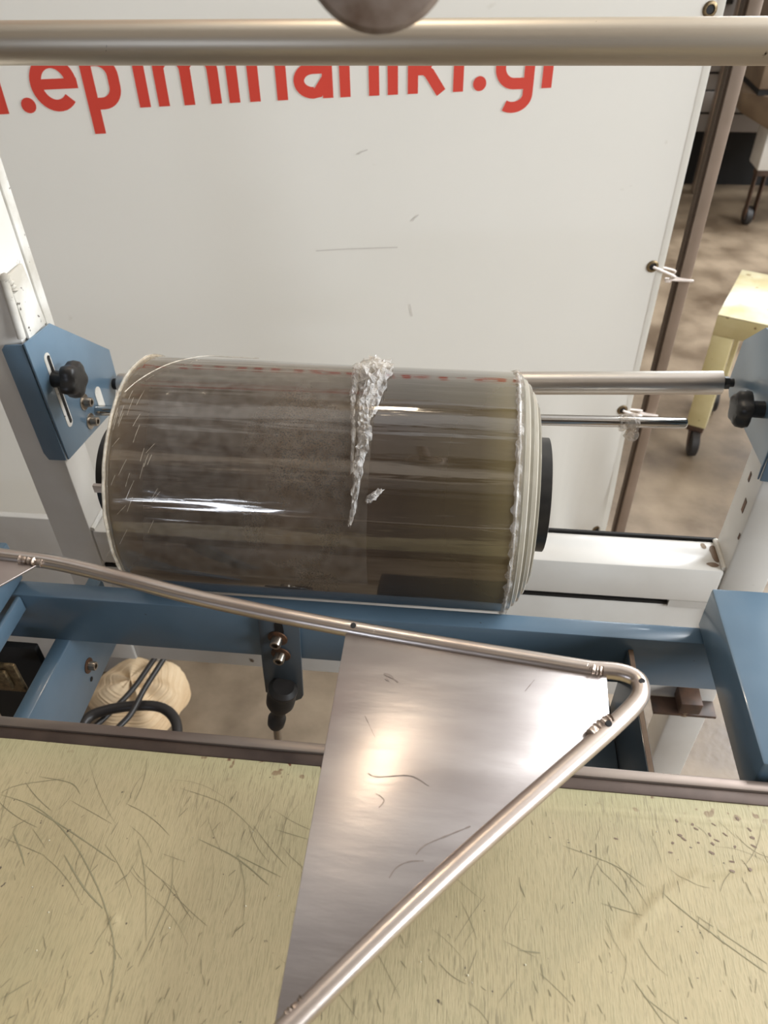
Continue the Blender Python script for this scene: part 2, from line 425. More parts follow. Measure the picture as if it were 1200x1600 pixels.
# lettering: strokes of red print, each letter its own piece
base_l = on_ban(230, 168)[2]; XH = on_ban(230, 80)[2] - base_l; SW = 0.0175


def sx(px): return on_ban(px, 165)[1]


def stroke(pts, w=SW):
    """flat ribbon with mitred sides in banner coordinates (s, z)"""
    P = [Vector(p) for p in pts]; n = len(P); A = []; B = []
    for i in range(n):
        t = (P[min(i + 1, n - 1)] - P[max(i - 1, 0)]).normalized(); q = Vector((-t.y, t.x)) * w / 2
        A.append(P[i] + q); B.append(P[i] - q)
    V = [ban(p.x, p.y, wav(p.x, p.y) + 0.0022) for p in A + B]
    return V, [(i, i + 1, i + 1 + n, i + n) for i in range(n - 1)]


def arc(cx, cz, rx, rz, a0, a1, n=18):
    return [(cx + rx * math.cos(math.radians(a0 + (a1 - a0) * k / n)), cz + rz * math.sin(math.radians(a0 + (a1 - a0) * k / n))) for k in range(n + 1)]


def letter(*parts): V, F = merge(*parts); return mesh('letter', V, F, 'red', bt)


def vert(s, z0, z1): return stroke([(s, z0), (s, (z0 + z1) / 2), (s, z1)])


def dot(s, z): return stroke([(s - 0.014, z)] + [(s - 0.014 + 0.0035 * k, z) for k in range(1, 9)], 0.001)


def disc(s, z, r=0.0115):
    V = [ban(s + r * math.cos(a * PI / 8), z + r * math.sin(a * PI / 8), wav(s, z) + 0.0022) for a in range(16)]
    return V, [tuple(range(16))]


bz = base_l; up = bz + XH
letter(vert(sx(2), bz, bz + 0.112))                                    # l
letter(disc(sx(45), bz + 0.011))                                       # .
ecx, erx = sx(93), (sx(121) - sx(66)) / 2                               # e
letter(stroke(arc(ecx, bz + XH / 2, erx, XH / 2 - SW / 2, -42, -360, 30) ), stroke([(ecx - erx, bz + XH / 2), (ecx + erx + SW / 2, bz + XH / 2)], SW * .85))


def bowl(sl, sr):
    w = sr - sl; r = min(w * .6, (XH - SW) / 2 * .95)
    return stroke([(sl, bz + SW / 2)] + [(sr - r, bz + SW / 2)] + arc(sr - r, bz + SW / 2 + r, r, r, -90, 0, 8) + arc(sr - r, up - SW / 2 - r, r, r, 0, 90, 8) + [(sl, up - SW / 2)])


letter(vert(sx(147), bz - 0.036, up), bowl(sx(147), sx(186)))           # p
letter(vert(sx(227), bz, up), disc(sx(227), up + 0.017, .009))          # i


def arch(sl, sr):
    r = (sr - sl) * .5
    return stroke([(sl, up - SW / 2 - r * .5)] + arc(sl + r, up - SW / 2 - r, r, r, 150, 0, 12) + [(sr, bz)])


letter(vert(sx(257), bz, up), arch(sx(257), sx(297)), arch(sx(297), sx(339)))   # m
letter(vert(sx(368), bz, up), disc(sx(368), up + 0.017, .009))          # i
letter(vert(sx(400), bz, up), arch(sx(400), sx(443)))                   # n


def small_a(sl, sr):
    cz = bz + XH * .34; rz = XH * .34 - SW / 2; cx = (sl + sr) / 2; rx = (sr - sl) / 2
    return [vert(sr, bz, up - .02), stroke([(sr, up - .022)] + arc(cx, up - SW / 2 - .018, rx, .018, 0, 150, 10)),
            stroke([(sr, cz + rz)] + [(cx, cz + rz)] + arc(cx, cz, rx, rz, 90, 270, 14) + [(cx + rx * .3, bz + SW / 2), (sr, bz + .03)])]


letter(*small_a(sx(470), sx(514)))                                      # a
letter(vert(sx(541), bz, up), arch(sx(541), sx(586)))                   # n
letter(vert(sx(615), bz, up), disc(sx(615), up + 0.017, .009))          # i
letter(vert(sx(646), bz, bz + .112), stroke([(sx(646), bz + .036), (sx(663), bz + .036), (sx(671), bz + .030), (sx(690), bz)]), stroke([(sx(663), bz + .036), (sx(688), up)]))   # k
letter(vert(sx(716), bz, up), disc(sx(716), up + 0.017, .009))          # i
letter(disc(sx(749), bz + .011))                                        # .
gl, gr = sx(780), sx(824)                                               # g
gx = (gl + gr) / 2; grx = (gr - gl) / 2
letter(stroke([(gr, up - SW / 2), (gx, up - SW / 2)] + arc(gx, up - SW / 2 - grx, grx, grx, 90, 180, 8) + arc(gx, bz + SW / 2 + grx, grx, grx, 180, 270, 8) + [(gr, bz + SW / 2)]),
       stroke([(gr, up), (gr, bz - .005)] + arc(gx, bz - .008, grx, .020, 0, -125, 12)))
letter(vert(sx(852), bz, up), stroke([(sx(852), up - .035)] + arc(sx(852) + .03, up - SW / 2 - .02, .028, .02, 160, 60, 6)))  # r
# a broad red stripe above, seen only as its reflection in the roll
V = [ban(-2.3 + .1 * k, z, wav(-2.3 + .1 * k, z) + .002) for z in (1.78, 1.90) for k in range(18)]
mesh('stripe', V, [(k, k + 1, k + 19, k + 18) for k in range(17)], 'red', bt)
# faint scuffs
for a, b in (((494, 394), (622, 389)), ((641, 478), (645, 497)), ((645, 348), (655, 338)), ((560, 243), (575, 236))):
    p = on_ban(*a)[1:]; q = on_ban(*b)[1:]
    Vv, Ff = stroke([p, ((p[0] * .6 + q[0] * .4), (p[1] * .6 + q[1] * .4) + .001), q], 0.0022); mesh('scuff', Vv, Ff, mat('scuff_grey', (196, 190, 182), .6), bt)
# eyelets
for k, (px, py) in enumerate(((1110, 15), (1020, 417), (972, 640), (932, 826))):
    p, s, z = on_ban(px, py); p = ban(s, z, wav(s, z))
    e = lathe('eyelet', p, BN, [(0, .0125), (.002, .0125), (.0034, .010), (.0034, .0075), (0.001, .0065)], 'brass', bt, 24)
    lathe('hole', p, BN, [(0.0006, .0066), (.0022, .0062)], 'dark', e, 20)

pr = thing('banner_post', (0.50, 1.63, 0), 'brown-grey steel post standing on the floor at the banner right edge', 'post')
pt = at(1150, 112, 1, 1.63); pm = at(1046, 520, 1, 1.63); pb = at(985, 815, 1, 1.63)
pxm = at(1070, 420, 1, 1.63).x
box('upright', (pxm - .010, pxm + .014), (1.615, 1.645), (0.004, 2.21), 'post', pr, bevel=.002)
box('side_channel', (pxm - .017, pxm - .010), (1.62, 1.64), (0.004, 2.05), 'post_dark', pr)
box('foot', (pxm - .05, pxm + .05), (1.58, 1.68), (0, .004), 'post_dark', pr)
# the top rail the banner hangs from, and the far post (out of frame)
rl = ban(-2.42, 2.2, -.02); rr_ = Vector((pxm, 1.63, 2.2))
tube('top_rail', [rl, rr_], .012, 'post', pr)
box('upright', (rl.x - .016, rl.x + .016), (rl.y - .016, rl.y + .016), (0, 2.21), 'post', pr, bevel=.002)

for (px, py, qx, qy, lab) in ((1020, 417, 1078, 439, 'white zip tie from the banner eyelet to the post, upper one'), (972, 640, 1030, 650, 'white zip tie from the banner eyelet to the post, lower one')):
    p, s, z = on_ban(px, py); p = ban(s, z, wav(s, z) + .004)
    q = Vector((pxm + .019, 1.612, 0)); q.z = at(qx, qy, 1, 1.612).z
    zt = thing('zip_tie', p, lab, 'zip tie')
    tube('strap', spline([p, p + Vector((.015, .002, -.006)), (p + q) / 2 + Vector((0, -.012, 0)), q + Vector((-.05, -.004, .004)), q], 6), .0028, 'nylon', zt, 8)
    tube('strap', spline([p - BN * .009, (p + q) / 2 + Vector((0, -.0, .008)), Vector((pxm - .026, 1.6135, q.z + .008)), q], 6), .0022, 'nylon', zt, 8)
    box('ratchet_head', (pxm - .045, pxm - .033), (1.590, 1.600), (q.z + .004, q.z + .012), 'nylon', zt, bevel=.0015)

# white board standing left behind the frame, under the banner's fold
hb = tag(box('white_board', (-1.45, -.66), (1.075, 1.09), (0, at(40, 809, 1, 1.075).z), 'white_paint', bevel=.002), 'low white board standing behind the left leg of the white frame', 'board')

# ------------------------------------------------------------------ white machine frame
fr = thing('machine_frame', (-.08, .83, 0), 'white painted steel frame of square tube around the film roll', 'frame')
for s, (xa, xb) in ((-1, (-.602, -.540)), (1, (.387, .449))):
    box('leg', (xa, xb), (.80, .863), (.0 if s > 0 else .432, 1.372), 'white_paint', fr, bevel=.004)
box('cross_beam', (-.540, .387), (.80, .863), (.674, .742), 'white_paint', fr, bevel=.006)
box('base_panel', (-.540, .387), (.805, .855), (.432, .662), 'white_paint', fr, bevel=.003)
box('gap_filler', (.325, .387), (.802, .86), (.6615, .6745), 'white_paint', fr)
box('gap_shade', (-.540, .325), (.806, .85), (.6612, .6665), 'dark', fr)  # dark strip standing in for the shade inside the gap
box('gasket', (-.540, .387), (.8632, .8672), (.738, .7445), 'dark', fr)
for xw, sg in ((-.540, 1), (.387, -1)):                                # weld seams in the inner corners
    V, F = tubeg(spline([(xw + sg * .002, .803, .744), (xw + sg * .002, .83, .745), (xw + sg * .002, .862, .744)]), .004, 8); mesh('weld', V, F, 'worn_white', fr, smooth=True)
for (p, w_) in (((1163, 790), .009), ((1172, 745), .006), ((1155, 838), .004)):   # rubbed slots in the right leg's inner side
    q = at(p[0], p[1], 0, .387); V, F = prismg([(.3862, q.y - w_ * .4, q.z - w_ * 1.2), (.3862, q.y + w_ * .4, q.z - w_ * 1.1), (.3862, q.y + w_ * .4, q.z + w_ * 1.2), (.3862, q.y - w_ * .4, q.z + w_)], (.0008, 0, 0)); mesh('paint_chip', V, F, 'rust', fr)
# lip strip of the left leg and the hinge leaf with its pin
box('edge_lip', (-.546, -.5385), (.863, .880), (.95, 1.45), 'worn_white', fr, bevel=.0015)
hp = [at(6, 432, 0, -.538), at(30, 411, 0, -.538), at(68, 504, 0, -.538), at(42, 530, 0, -.538)]
prism('hinge_leaf', hp, (.004, 0, 0), 'worn_white', fr, bevel=.0008)
a, b = at(6, 436, 0, -.534), at(34, 528, 0, -.534)
tube('hinge_pin', [a, a + (b - a) * .5, b], .0052, 'worn_white', fr, 16)
tube('weld', spline([a + Vector((.002, -.002, .004)), a + Vector((.002, .004, -.004)), a + Vector((.003, .007, -.014)), a + Vector((.002, .005, -.02))]), [.004, .0055, .004, .006, .005, .0045, .006, .005, .004, .005, .006, .005, .004, .004, .005, .005, .004, .005, .006, .005, .004, .003, .003, .002, .002], 'worn_white', fr, 8)
V, F = [], []
for cx_, cy_, rx_, ry_ in ((.379, .835, .006, .018), (.372, .812, .008, .005), (.366, .85, .004, .006)):
    n = len(V); V += [Vector((min(cx_ + rx_ * math.cos(a) * (1 + .4 * noise.noise(Vector((a, cx_ * 90, 1)))), .3868), cy_ + ry_ * math.sin(a), .7423)) for a in [k * PI / 7 for k in range(14)]]; F.append(tuple(range(n, n + 14)))
mesh('rust_stain', V, F, 'wood', fr)
# top bar
bz_ = at(600, 66, 1, .83).z
ba_l, ba_r = at(0, 67.5, 1, .83), at(1200, 64.5, 1, .83); dv = (ba_r - ba_l) / (ba_r.x - ba_l.x)
P0 = ba_l + dv * (-.62 - ba_l.x); P1 = ba_l + dv * (.47 - ba_l.x)
P0 = ba_l + dv * (-.540 - ba_l.x); P1 = ba_l + dv * (.387 - ba_l.x)
tag(tube('top_roller_bar', [P0, (P0 + P1) / 2, P1], .0192, 'steel_bar', None, 48), 'thick brushed steel round bar across the top, above the red lettering', 'bar')


# ------------------------------------------------------------------ blue adjustable brackets
def knob(parent, p, ax, r):
    """five-lobed black clamping knob with a hub"""
    a = Vector(ax).normalized(); p = Vector(p)
    k = lathe('knob', p, a, [(0, r * .5), (r * .75, r * .48), (r * .8, r * .5)], 'black', parent, 24)
    u = a.orthogonal().normalized(); w = a.cross(u); V = []; F = []; n = 40; prof = [(.75, .80), (.85, .98), (1.15, 1.04), (1.5, .98), (1.66, .82), (1.7, .5)]
    for s, q in prof:
        for i in range(n):
            t = 2 * PI * i / n; rr = r * q * (1 + .11 * math.cos(5 * t)); V.append(p + a * s * r + (u * math.cos(t) + w * math.sin(t)) * rr)
    for j in range(len(prof) - 1):
        for i in range(n): F.append((j * n + i, j * n + (i + 1) % n, (j + 1) * n + (i + 1) % n, (j + 1) * n + i))
    F.append(tuple(range(n - 1, -1, -1))); F.append(tuple((len(prof) - 1) * n + i for i in range(n)))
    mesh('grip', V, F, 'black', k, smooth=True); return k


XB = -.5345
bl = thing('roller_bracket', (XB, .80, .86), 'blue bent steel bracket with a black knob on the left leg', 'bracket')
pp = [at(x, y, 0, XB) for x, y in ((35, 537), (75, 505), (168, 546), (180, 590), (176, 640), (105, 718))]
prism('plate', pp, (.003, 0, 0), 'blue', bl, bevel=.0008)
dk = [at(x, y, 1, .797) for x, y in ((4, 545), (8, 538), (36, 537), (105, 718), (78, 717), (69, 706))]
prism('flange', dk, (0, -.003, 0), 'blue', bl, bevel=.001)
n1 = Vector((1, 0, 0))
sA, sB = at(72, 556, 0, XB + .003), at(110, 662, 0, XB + .003)
slot_hole(bl, 'slot', (sA + sB) / 2, sB - sA, n1, (sB - sA).length * .93, .015, 'worn_white')
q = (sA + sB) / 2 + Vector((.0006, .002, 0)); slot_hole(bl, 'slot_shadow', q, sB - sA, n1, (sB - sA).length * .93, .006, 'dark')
s2a, s2b = at(152, 612, 0, XB + .003), at(161, 640, 0, XB + .003)
slot_hole(bl, 'slot', (s2a + s2b) / 2, s2b - s2a, n1, (s2b - s2a).length * .9, .018, 'worn_white')
kp = at(84, 592, 0, XB + .003); knob(bl, kp, (1, 0, 0), .0225)
for px, py in ((131, 628), (141, 658)): bolt(bl, at(px, py, 0, XB + .003), (1, 0, 0), .0068, wm='bolt')

XR = .3815
bR = thing('roller_bracket', (XR, .80, .86), 'dark blue bent steel bracket with a black knob on the right leg', 'bracket')
pR = [at(1200, 512, 0, XR), at(1165, 532, 0, XR), at(1141, 598, 0, XR), at(1142, 620, 0, XR), at(1195, 732, 0, XR)]
pR[4].y = max(pR[4].y, .8005)
pR += [Vector((XR, .797, pR[-1].z - .02)), Vector((XR, .797, pR[0].z + .02))]
prism('plate', pR, (-.003, 0, 0), 'blue', bR, bevel=.0008)
z0, z1 = pR[-2].z, pR[-1].z
prism('flange', [(XR, .797, z0), (XR + .06, .797, z0 - .005), (XR + .06, .797, z1), (XR, .797, z1)], (0, -.003, 0), 'blue', bR, bevel=.001)
kR = at(1192, 640, 0, XR - .003); knob(bR, kR, (-1, 0, 0), .0215)
sA, sB = at(1192, 668, 0, XR - .003), at(1200, 610, 0, XR - .003)

# roller between the brackets, behind the film roll
tl = at(178, 600, 0, XB + .004); tr_ = at(1146, 598, 0, XR - .004)
tt = thing('tension_roller', tl, 'aluminium roller tube running behind the film roll between the brackets', 'roller')
e_ = (tr_ - tl).normalized()
tube('roller_tube', [tl + e_ * .011, (tl + tr_) / 2, tr_ - e_ * .016], .0165, 'tube_alu', tt, 36)
tube('axle', [tl, tl + e_ * .012], .0085, 'rubber', tt, 20); tube('axle', [tr_ - e_ * .017, tr_], .006, 'black', tt, 20)
lathe('nut', tr_ - e_ * .012, e_, [(0, .009), (.006, .009), (.0065, .0)], 'black', tt, 6)

# thin polished rod
rL = at(152, 641, 0, XB + .004); rR = at(1073, 661, 1, rL.y)
rd = thing('guide_rod', rL, 'thin polished steel rod below the roller tube, free end at the right', 'rod')
e_ = (rR - rL).normalized()
V, F = tubeg([rL, rL + e_ * .4, rR - e_ * .003, rR], [.0078, .0078, .0078, .006], 24); mesh('rod', V, F, 'chrome', rd, smooth=True)
cp = rL + e_ * ((at(983, 658, 1, rL.y).x - rL.x) / e_.x)
V = []; F = []; n, m_ = 14, 7                                           # scrap of film knotted on the rod
for j in range(m_):
    for i in range(n):
        t = 2 * PI * i / n; r_ = .0115 + .006 * noise.noise(Vector((i * .9, j * 1.3, 2))); V.append(cp + Vector(((j - 3) * .0042 + .003 * noise.noise(Vector((i, j, 7))), math.cos(t) * r_, math.sin(t) * r_ - .001)))
for j in range(m_ - 1):
    for i in range(n): F.append((j * n + i, j * n + (i + 1) % n, (j + 1) * n + (i + 1) % n, (j + 1) * n + i))
ft = thing('film_scrap', cp, 'scrap of clear film knotted round the thin rod', 'plastic scrap')
mesh('wrap', V, F, 'crumple', ft)
V = []; F = []
for j in range(6):
    for i in range(10):
        t = 2 * PI * i / 10; r_ = .010 * math.sin(PI * (j + .6) / 6.2) * (1 + .5 * noise.noise(Vector((i * 1.1, j, 4)))); V.append(cp + Vector((.006 + r_ * math.cos(t), -.008 + r_ * math.sin(t), -.006 - j * .004)))
for j in range(5):
    for i in range(10): F.append((j * 10 + i, j * 10 + (i + 1) % 10, (j + 1) * 10 + (i + 1) % 10, (j + 1) * 10 + i))
mesh('tail', V, F, 'crumple', ft)

# ------------------------------------------------------------------ the film roll
RA = Vector((0, .6975, .9468)); RR = .1392; RL, RX = -.3605, .0655; RC = (RL + RX) / 2
roll = thing('film_roll', (RC, RA.y, RA.z - RR), 'big roll of clear brownish shrink film lying against the blue beam', 'film roll')


def on_roll(px, py, r=RR):
    d = W @ Vector((px - 600, 800 - py, -1200)); o = Vector((0, 0, CZ)); dy, dz = o.y - RA.y, o.z - RA.z
    A = d.y ** 2 + d.z ** 2; B = 2 * (d.y * dy + d.z * dz); c = dy * dy + dz * dz - r * r; D = max(B * B - 4 * A * c, 0)
    t = (-B - math.sqrt(D)) / 2 / A; p = o + d * t; return p.x, math.atan2(p.z - RA.z, p.y - RA.y)


def rp(x, a, r): return Vector((x, RA.y + r * math.cos(a), RA.z + r * math.sin(a)))


V = []; F = []; NA = 220
xs = [RL, RL + .0015, RL + .004] + [RL + .004 + (RX - RL - .007) * k / 60 for k in range(1, 61)] + [RX - .0012, RX]
for j, x in enumerate(xs):
    for i in range(NA):
        a = 2 * PI * i / NA; u = (x - RL) / (RX - RL)
        r = RR - .0006 + .0007 * noise.noise(Vector((x * 2.2, math.cos(a) * 2.2, math.sin(a) * 2.2)))
        if math.sin(a) > .3: r += .0009 * noise.noise(Vector((x * 6, a * 26, 3))) * (1 if u < .5 else .3)
        if j == 0: r -= .004
        if j == 1: r -= .0012
        if j == len(xs) - 1: r -= .002
        V.append(rp(x, a, r))
for j in range(len(xs) - 1):
    for i in range(NA): F.append((j * NA + i, j * NA + (i + 1) % NA, (j + 1) * NA + (i + 1) % NA, (j + 1) * NA + i))
F.append(tuple(range(NA - 1, -1, -1))); F.append(tuple((len(xs) - 1) * NA + i for i in range(NA)))
bd = mesh('wound_film', V, F, M['film'], roll, smooth=True)
for v in bd.data.vertices: pass
# telescoped inner turns standing out at the right end
st = [(RX - .001, .1335), (RX + .0045, .1330), (RX + .0052, .1285), (RX + .0095, .1280), (RX + .0100, .1235), (RX + .014, .1225), (RX + .0148, .1150), (RX + .019, .1135), (RX + .0198, .104), (RX + .0235, .101), (RX + .0240, .06)]
for k in range(0, 10, 2):
    (xa, ra), (xb, rb) = st[k], st[k + 1]; ra += .0024
    lathe('film_layer', (xa - .002, RA.y, RA.z), (1, 0, 0), [(0, ra), (xb - xa + .001, ra), (xb - xa + .002, ra - .001), (xb - xa + .002, .05)], 'layers' if k % 4 else 'layers_dark', roll, 96)
lathe('film_layer', (RL + .001, RA.y, RA.z), (-1, 0, 0), [(0, .128), (.003, .127), (.004, .124), (.004, .05)], 'layers', roll, 96)
# cores
lathe('core_flange', (RX + .02, RA.y, RA.z), (1, 0, 0), [(0, .05), (.008, .05), (.008, .066), (.020, .066), (.0205, .064), (.0205, .045), (.015, .044), (.015, .03)], 'black', roll, 64)
lathe('core_flange', (RL, RA.y, RA.z), (-1, 0, 0), [(0, .05), (.032, .05), (.032, .060), (.046, .060), (.0465, .058), (.0465, .045), (.040, .044), (.040, .03)], 'black', roll, 64)
an = on_roll(156, 746)[1]
box('tape', (RL - .0475, RL - .030), (RA.y - .0605, RA.y - .0560), (RA.z + .016, RA.z + .026), 'nylon', roll, label='white tape on the left flange')
# clear edge bead curls round each rim
for (xx, r0, mm, wob, nm) in ((RL + .001, RR + .0004, 'clear_rim', .0008, 'film_edge'), (RL + .0045, RR + .0009, 'clear', .0006, 'film_edge'), (RX - .003, RR + .0002, 'crumple', .0016, 'film_edge')):
    pts = [rp(xx + wob * noise.noise(Vector((a * .25, xx, 5))), 2 * PI * a / 160, r0 + wob * noise.noise(Vector((a * .6, 1, xx)))) for a in range(161)]
    V, F = tubeg(pts, [.0018 + wob * .6 * abs(noise.noise(Vector((a * .8, 2, 2)))) for a in range(161)], 8); mesh(nm, V, F, mm, roll, smooth=True)
# frilled strip of torn film along the right rim
V = []; F = []; n = 150
for i in range(n):
    a = math.radians(35 + 200 * i / n)
    for j, (dx, dr) in enumerate(((-.010, .0006), (-.006, .0035), (-.002, .0012), (.002, .0038))):
        V.append(rp(RX + dx * (.6 + .5 * noise.noise(Vector((i * .35, j, 1)))) , a, RR + dr * (.35 + .8 * noise.noise(Vector((i * .23, j * 2, 3))))))
for i in range(n - 1):
    for j in range(3): b = i * 4 + j; F.append((b, b + 1, b + 5, b + 4))
mesh('torn_edge', V, F, 'crumple', roll)
# the last turn: a loose clear sheet, lifted at the top left, with its bright cut edge
V = []; F = []; nx, na = 40, 60
for i in range(nx + 1):
    for j in range(na + 1):
        u = i / nx; v = j / na; x = RL + .008 + .268 * u; a = math.radians(72 + 118 * v)
        lift = .0012 + .016 * math.exp(-((x - (RL + .050)) / .035) ** 2 - ((math.degrees(a) - 112) / 24) ** 2) + .0009 * noise.noise(Vector((x * 30, a * 6, 0)))
        V.append(rp(x, a, RR + lift))
for i in range(nx):
    for j in range(na): b = i * (na + 1) + j; F.append((b, b + 1, b + na + 2, b + na + 1))
mesh('loose_sheet', V, F, 'clear', roll, smooth=True)
cut = [(405, 557.5), (360, 555), (322, 556), (290, 562), (262, 570), (235, 583), (212, 598), (195, 613)]
pts = [rp(*on_roll(*p, RR + .002), RR + .0025) for p in cut]
V, F = tubeg(spline(pts, 8), .0006, 6); mesh('cut_edge', V, F, 'clear_rim', roll, smooth=True)
for k in range(26):                                                    # fine stress lines in the loose film
    y0 = random.uniform(600, 860); x0 = 175 + random.uniform(0, 75); q0 = on_roll(x0, y0, RR + .001); q1 = on_roll(x0 - random.uniform(6, 14), y0 + random.uniform(12, 30), RR + .001)
    V, F = tubeg([rp(*q0, RR + .0008), rp((q0[0] + q1[0]) / 2, (q0[1] + q1[1]) / 2, RR + .001), rp(*q1, RR + .0008)], .00018, 4)
    if k == 0: SV, SF = V, F
    else: SV, SF = merge((SV, SF), (V, F))
mesh('stress_lines', SV, SF, 'clear_rim', roll)['kind'] = 'stuff'


# crumpled bunch of film running down the roll
def crumple(name, path, wid, hei, seed, nj=9, ni=64):
    P = [on_roll(px, py) for px, py in path]; S = spline([Vector((x, a, 0)) for x, a in P], 12); V = []; F = []; n = len(S)
    Wd = spline([Vector((w_, 0, 0)) for w_ in wid], 12); Hh = spline([Vector((h_, 0, 0)) for h_ in hei], 12)
    rows = []
    m2_ = ni
    for i in range(m2_):
        f = i / (m2_ - 1) * (n - 1); k = min(int(f), n - 2); t = f - k
        s = S[k].lerp(S[k + 1], t); w_ = Wd[k].x * (1 - t) + Wd[k + 1].x * t; h_ = Hh[k].x * (1 - t) + Hh[k + 1].x * t
        for j in range(nj):
            v = j / (nj - 1) * 2 - 1
            nn = noise.noise(Vector((i * .3 + seed, j * 1.1, seed))) ; n2 = noise.noise(Vector((i * .55, j * 1.3, seed + 9)))
            rad = RR + .0009 + max(0, (1 - v * v)) ** .6 * h_ * (.55 + 1.3 * abs(nn) + .5 * n2)
            V.append(rp(s.x + w_ * (v + .55 * nn), s.y + .035 * n2, max(rad, RR + .0006)))
    for i in range(m2_ - 1):
        for j in range(nj - 1): b = i * nj + j; F.append((b, b + 1, b + nj + 1, b + nj))
    return mesh(name, V, F, 'crumple', roll)


crumple('crumpled_film', [(585, 568), (580, 590), (568, 640), (570, 680), (560, 730), (553, 790), (546, 820)], (.016, .013, .006, .007, .005, .003, .002), (.008, .009, .009, .008, .006, .003, .001), 1.0, 11, 90)
crumple('crumpled_film', [(600, 572), (592, 600), (584, 640), (576, 655)], (.012, .010, .004, .002), (.007, .006, .004, .002), 5.0, 8, 40)
crumple('crumpled_film', [(560, 572), (552, 620), (552, 680), (550, 740)], (.006, .003, .002, .002), (.004, .003, .003, .002), 8.0, 6, 60)
crumple('crumpled_film', [(596, 765), (582, 775), (576, 786)], (.004, .005, .003), (.003, .004, .001), 12.0, 7, 16)

# ------------------------------------------------------------------ blue machine frame
bf = thing('sealer_frame', (-.1, .577, .78), 'blue painted steel frame beam and side rails behind the work table', 'frame')
box('cross_beam', (-.590, .365), (.565, .589), (.779, .8595), 'blue', bf, bevel=.003)
box('side_rail', (.2785, .40), (.385, .592), (.8605, .919), 'blue', bf, bevel=.003)
box('side_rail', (-.60, -.5055), (.385, .592), (.8605, .919), 'blue', bf, bevel=.003)
box('flat_bar', (-.5035, -.4975), (.385, .5645), (.835, .858), 'blue', bf, bevel=.002)
# angle plate with a bolt under the left end
a = at(105, 995, 1, .565); xa = a.x; c = at(183, 1007, 0, xa + .02)
an_ = thing('angle_plate', (xa, .45, .70), 'blue folded steel plate with a single bolt below the left beam', 'bracket')
b0, b1, b2, b3 = at(183, 1007, 0, xa), at(125, 1128, 0, xa), at(28, 1120, 0, xa), at(105, 995, 0, xa)
yb = b0.y + .02; zb_ = (b0.z + b1.z) / 2; zt_ = min((b2.z + b3.z) / 2, .777)
prism('side_plate', [(xa, yb, zt_), (xa, .385, zt_), (xa, .385, zb_), (xa, yb, zb_)], (-.004, 0, 0), 'blue', an_, bevel=.001)
prism('top_flange', [(xa - .018, yb, zt_), (xa + .001, yb, zt_), (xa + .001, .385, zt_), (xa - .018, .385, zt_)], (0, 0, .004), 'blue', an_, bevel=.0018)
bolt(an_, at(138, 1040, 0, xa), (1, 0, 0), .006)
lathe('bolt_hole', at(143, 1061, 0, xa + .0002), (1, 0, 0), [(0, .0035), (.0003, .0033)], 'dark', an_, 16)
# small tan clip and a dark sheet painting the interior's shade at the far left
iw = thing('clip', (-.50, .50, .70), 'small tan metal clip under the left end of the blue beam', 'clip')
p = at(10, 1050, 1, .50)
box('base', (p.x - .03, p.x + .018), (.494, .500), (p.z - .03, p.z + .020), 'brass', iw, bevel=.002)
box('tongue', (p.x - .026, p.x + .008), (.488, .494), (p.z - .018, p.z + .014), 'brass', iw, bevel=.002)
tube('coil', spline([Vector((p.x - .04 + .02 * math.cos(t * .7), .50, p.z + .045 + .022 * math.sin(t * .7))) for t in range(6)]), .005, 'brass', iw, 10)
tag(box('inner_shade', (-.60, -.50), (.55, .56), (.60, .778), 'dark', bevel=.002), 'dark sheet standing in for the shaded interior behind the tan clip under the left beam end', 'panel')

# centre bracket with two screws and a rubber boot
cb = thing('boot_bracket', at(440, 1030, 1, .56), 'small dark blue bracket with two socket screws on the middle of the beam', 'bracket')
cp_ = [at(x, y, 1, .5625) for x, y in ((404, 966), (410, 961), (462, 969), (469, 975), (475, 1083), (472, 1088), (462, 1092), (416, 1078), (411, 1040))]
prism('plate', cp_, (0, -.004, 0), 'blue_worn', cb, bevel=.0012)
s_ = at(436, 982, 1, .5585); slot_hole(cb, 'slot', s_, (0, 0, 1), (0, -1, 0), .012, .010, 'dark')
for px, py in ((434, 997), (439, 1022)): bolt(cb, at(px, py, 1, .558), (-.1, -1, -.05), .0068)
t0 = at(443, 1072, 1, .548); t1 = at(427, 1152, 1, .545)
rb = thing('rubber_boot', t1, 'black rubber boot joint hanging below the middle bracket', 'rubber boot')
ax_ = (t1 - t0)
bk = 1.22
lathe('boot', t0, ax_, [(q_[0] * bk, q_[1] * 1.1) for q_ in [(0, .012), (.004, .0165), (.008, .0165), (.010, .015), (.018, .0165), (.028, .0160), (.036, .012), (.042, .0078), (.052, .0075), (.056, .0105), (.066, .0100), (.07, .008)]], 'rubber', rb, 32)
lathe('collar', t0 + ax_ * .07, ax_, [(-.001, .0165), (.001, .018), (.005, .018), (.006, .0165)], 'black', rb, 32)
t2_ = t0 + ax_.normalized() * .08
tube('stem', [t2_, t2_ + Vector((-.004, 0, -.10))], .005, 'bolt', rb, 12)

# dark side plate with worn edge on the right
p = at(990, 1016, 1, .5645)
sp_ = thing('side_plate', (p.x, .47, .65), 'dark blue upright plate with a worn rusty top edge under the right of the beam', 'plate')
box('plate', (p.x - .007, p.x + .0), (.385, .5645), (p.z - .16, p.z), 'blue_worn', sp_, bevel=.001)
box('worn_edge', (p.x - .006, p.x - .001), (.386, .5640), (p.z, p.z + .0012), 'wood', sp_)
q1 = at(958, 1092, 2, .74)
tag(box('lower_tray', (p.x - .30, p.x - .0075), (.385, q1.y), (.66, .74), 'blue_worn', bevel=.003), 'dark blue box section under the tip of the steel arm', 'box section')
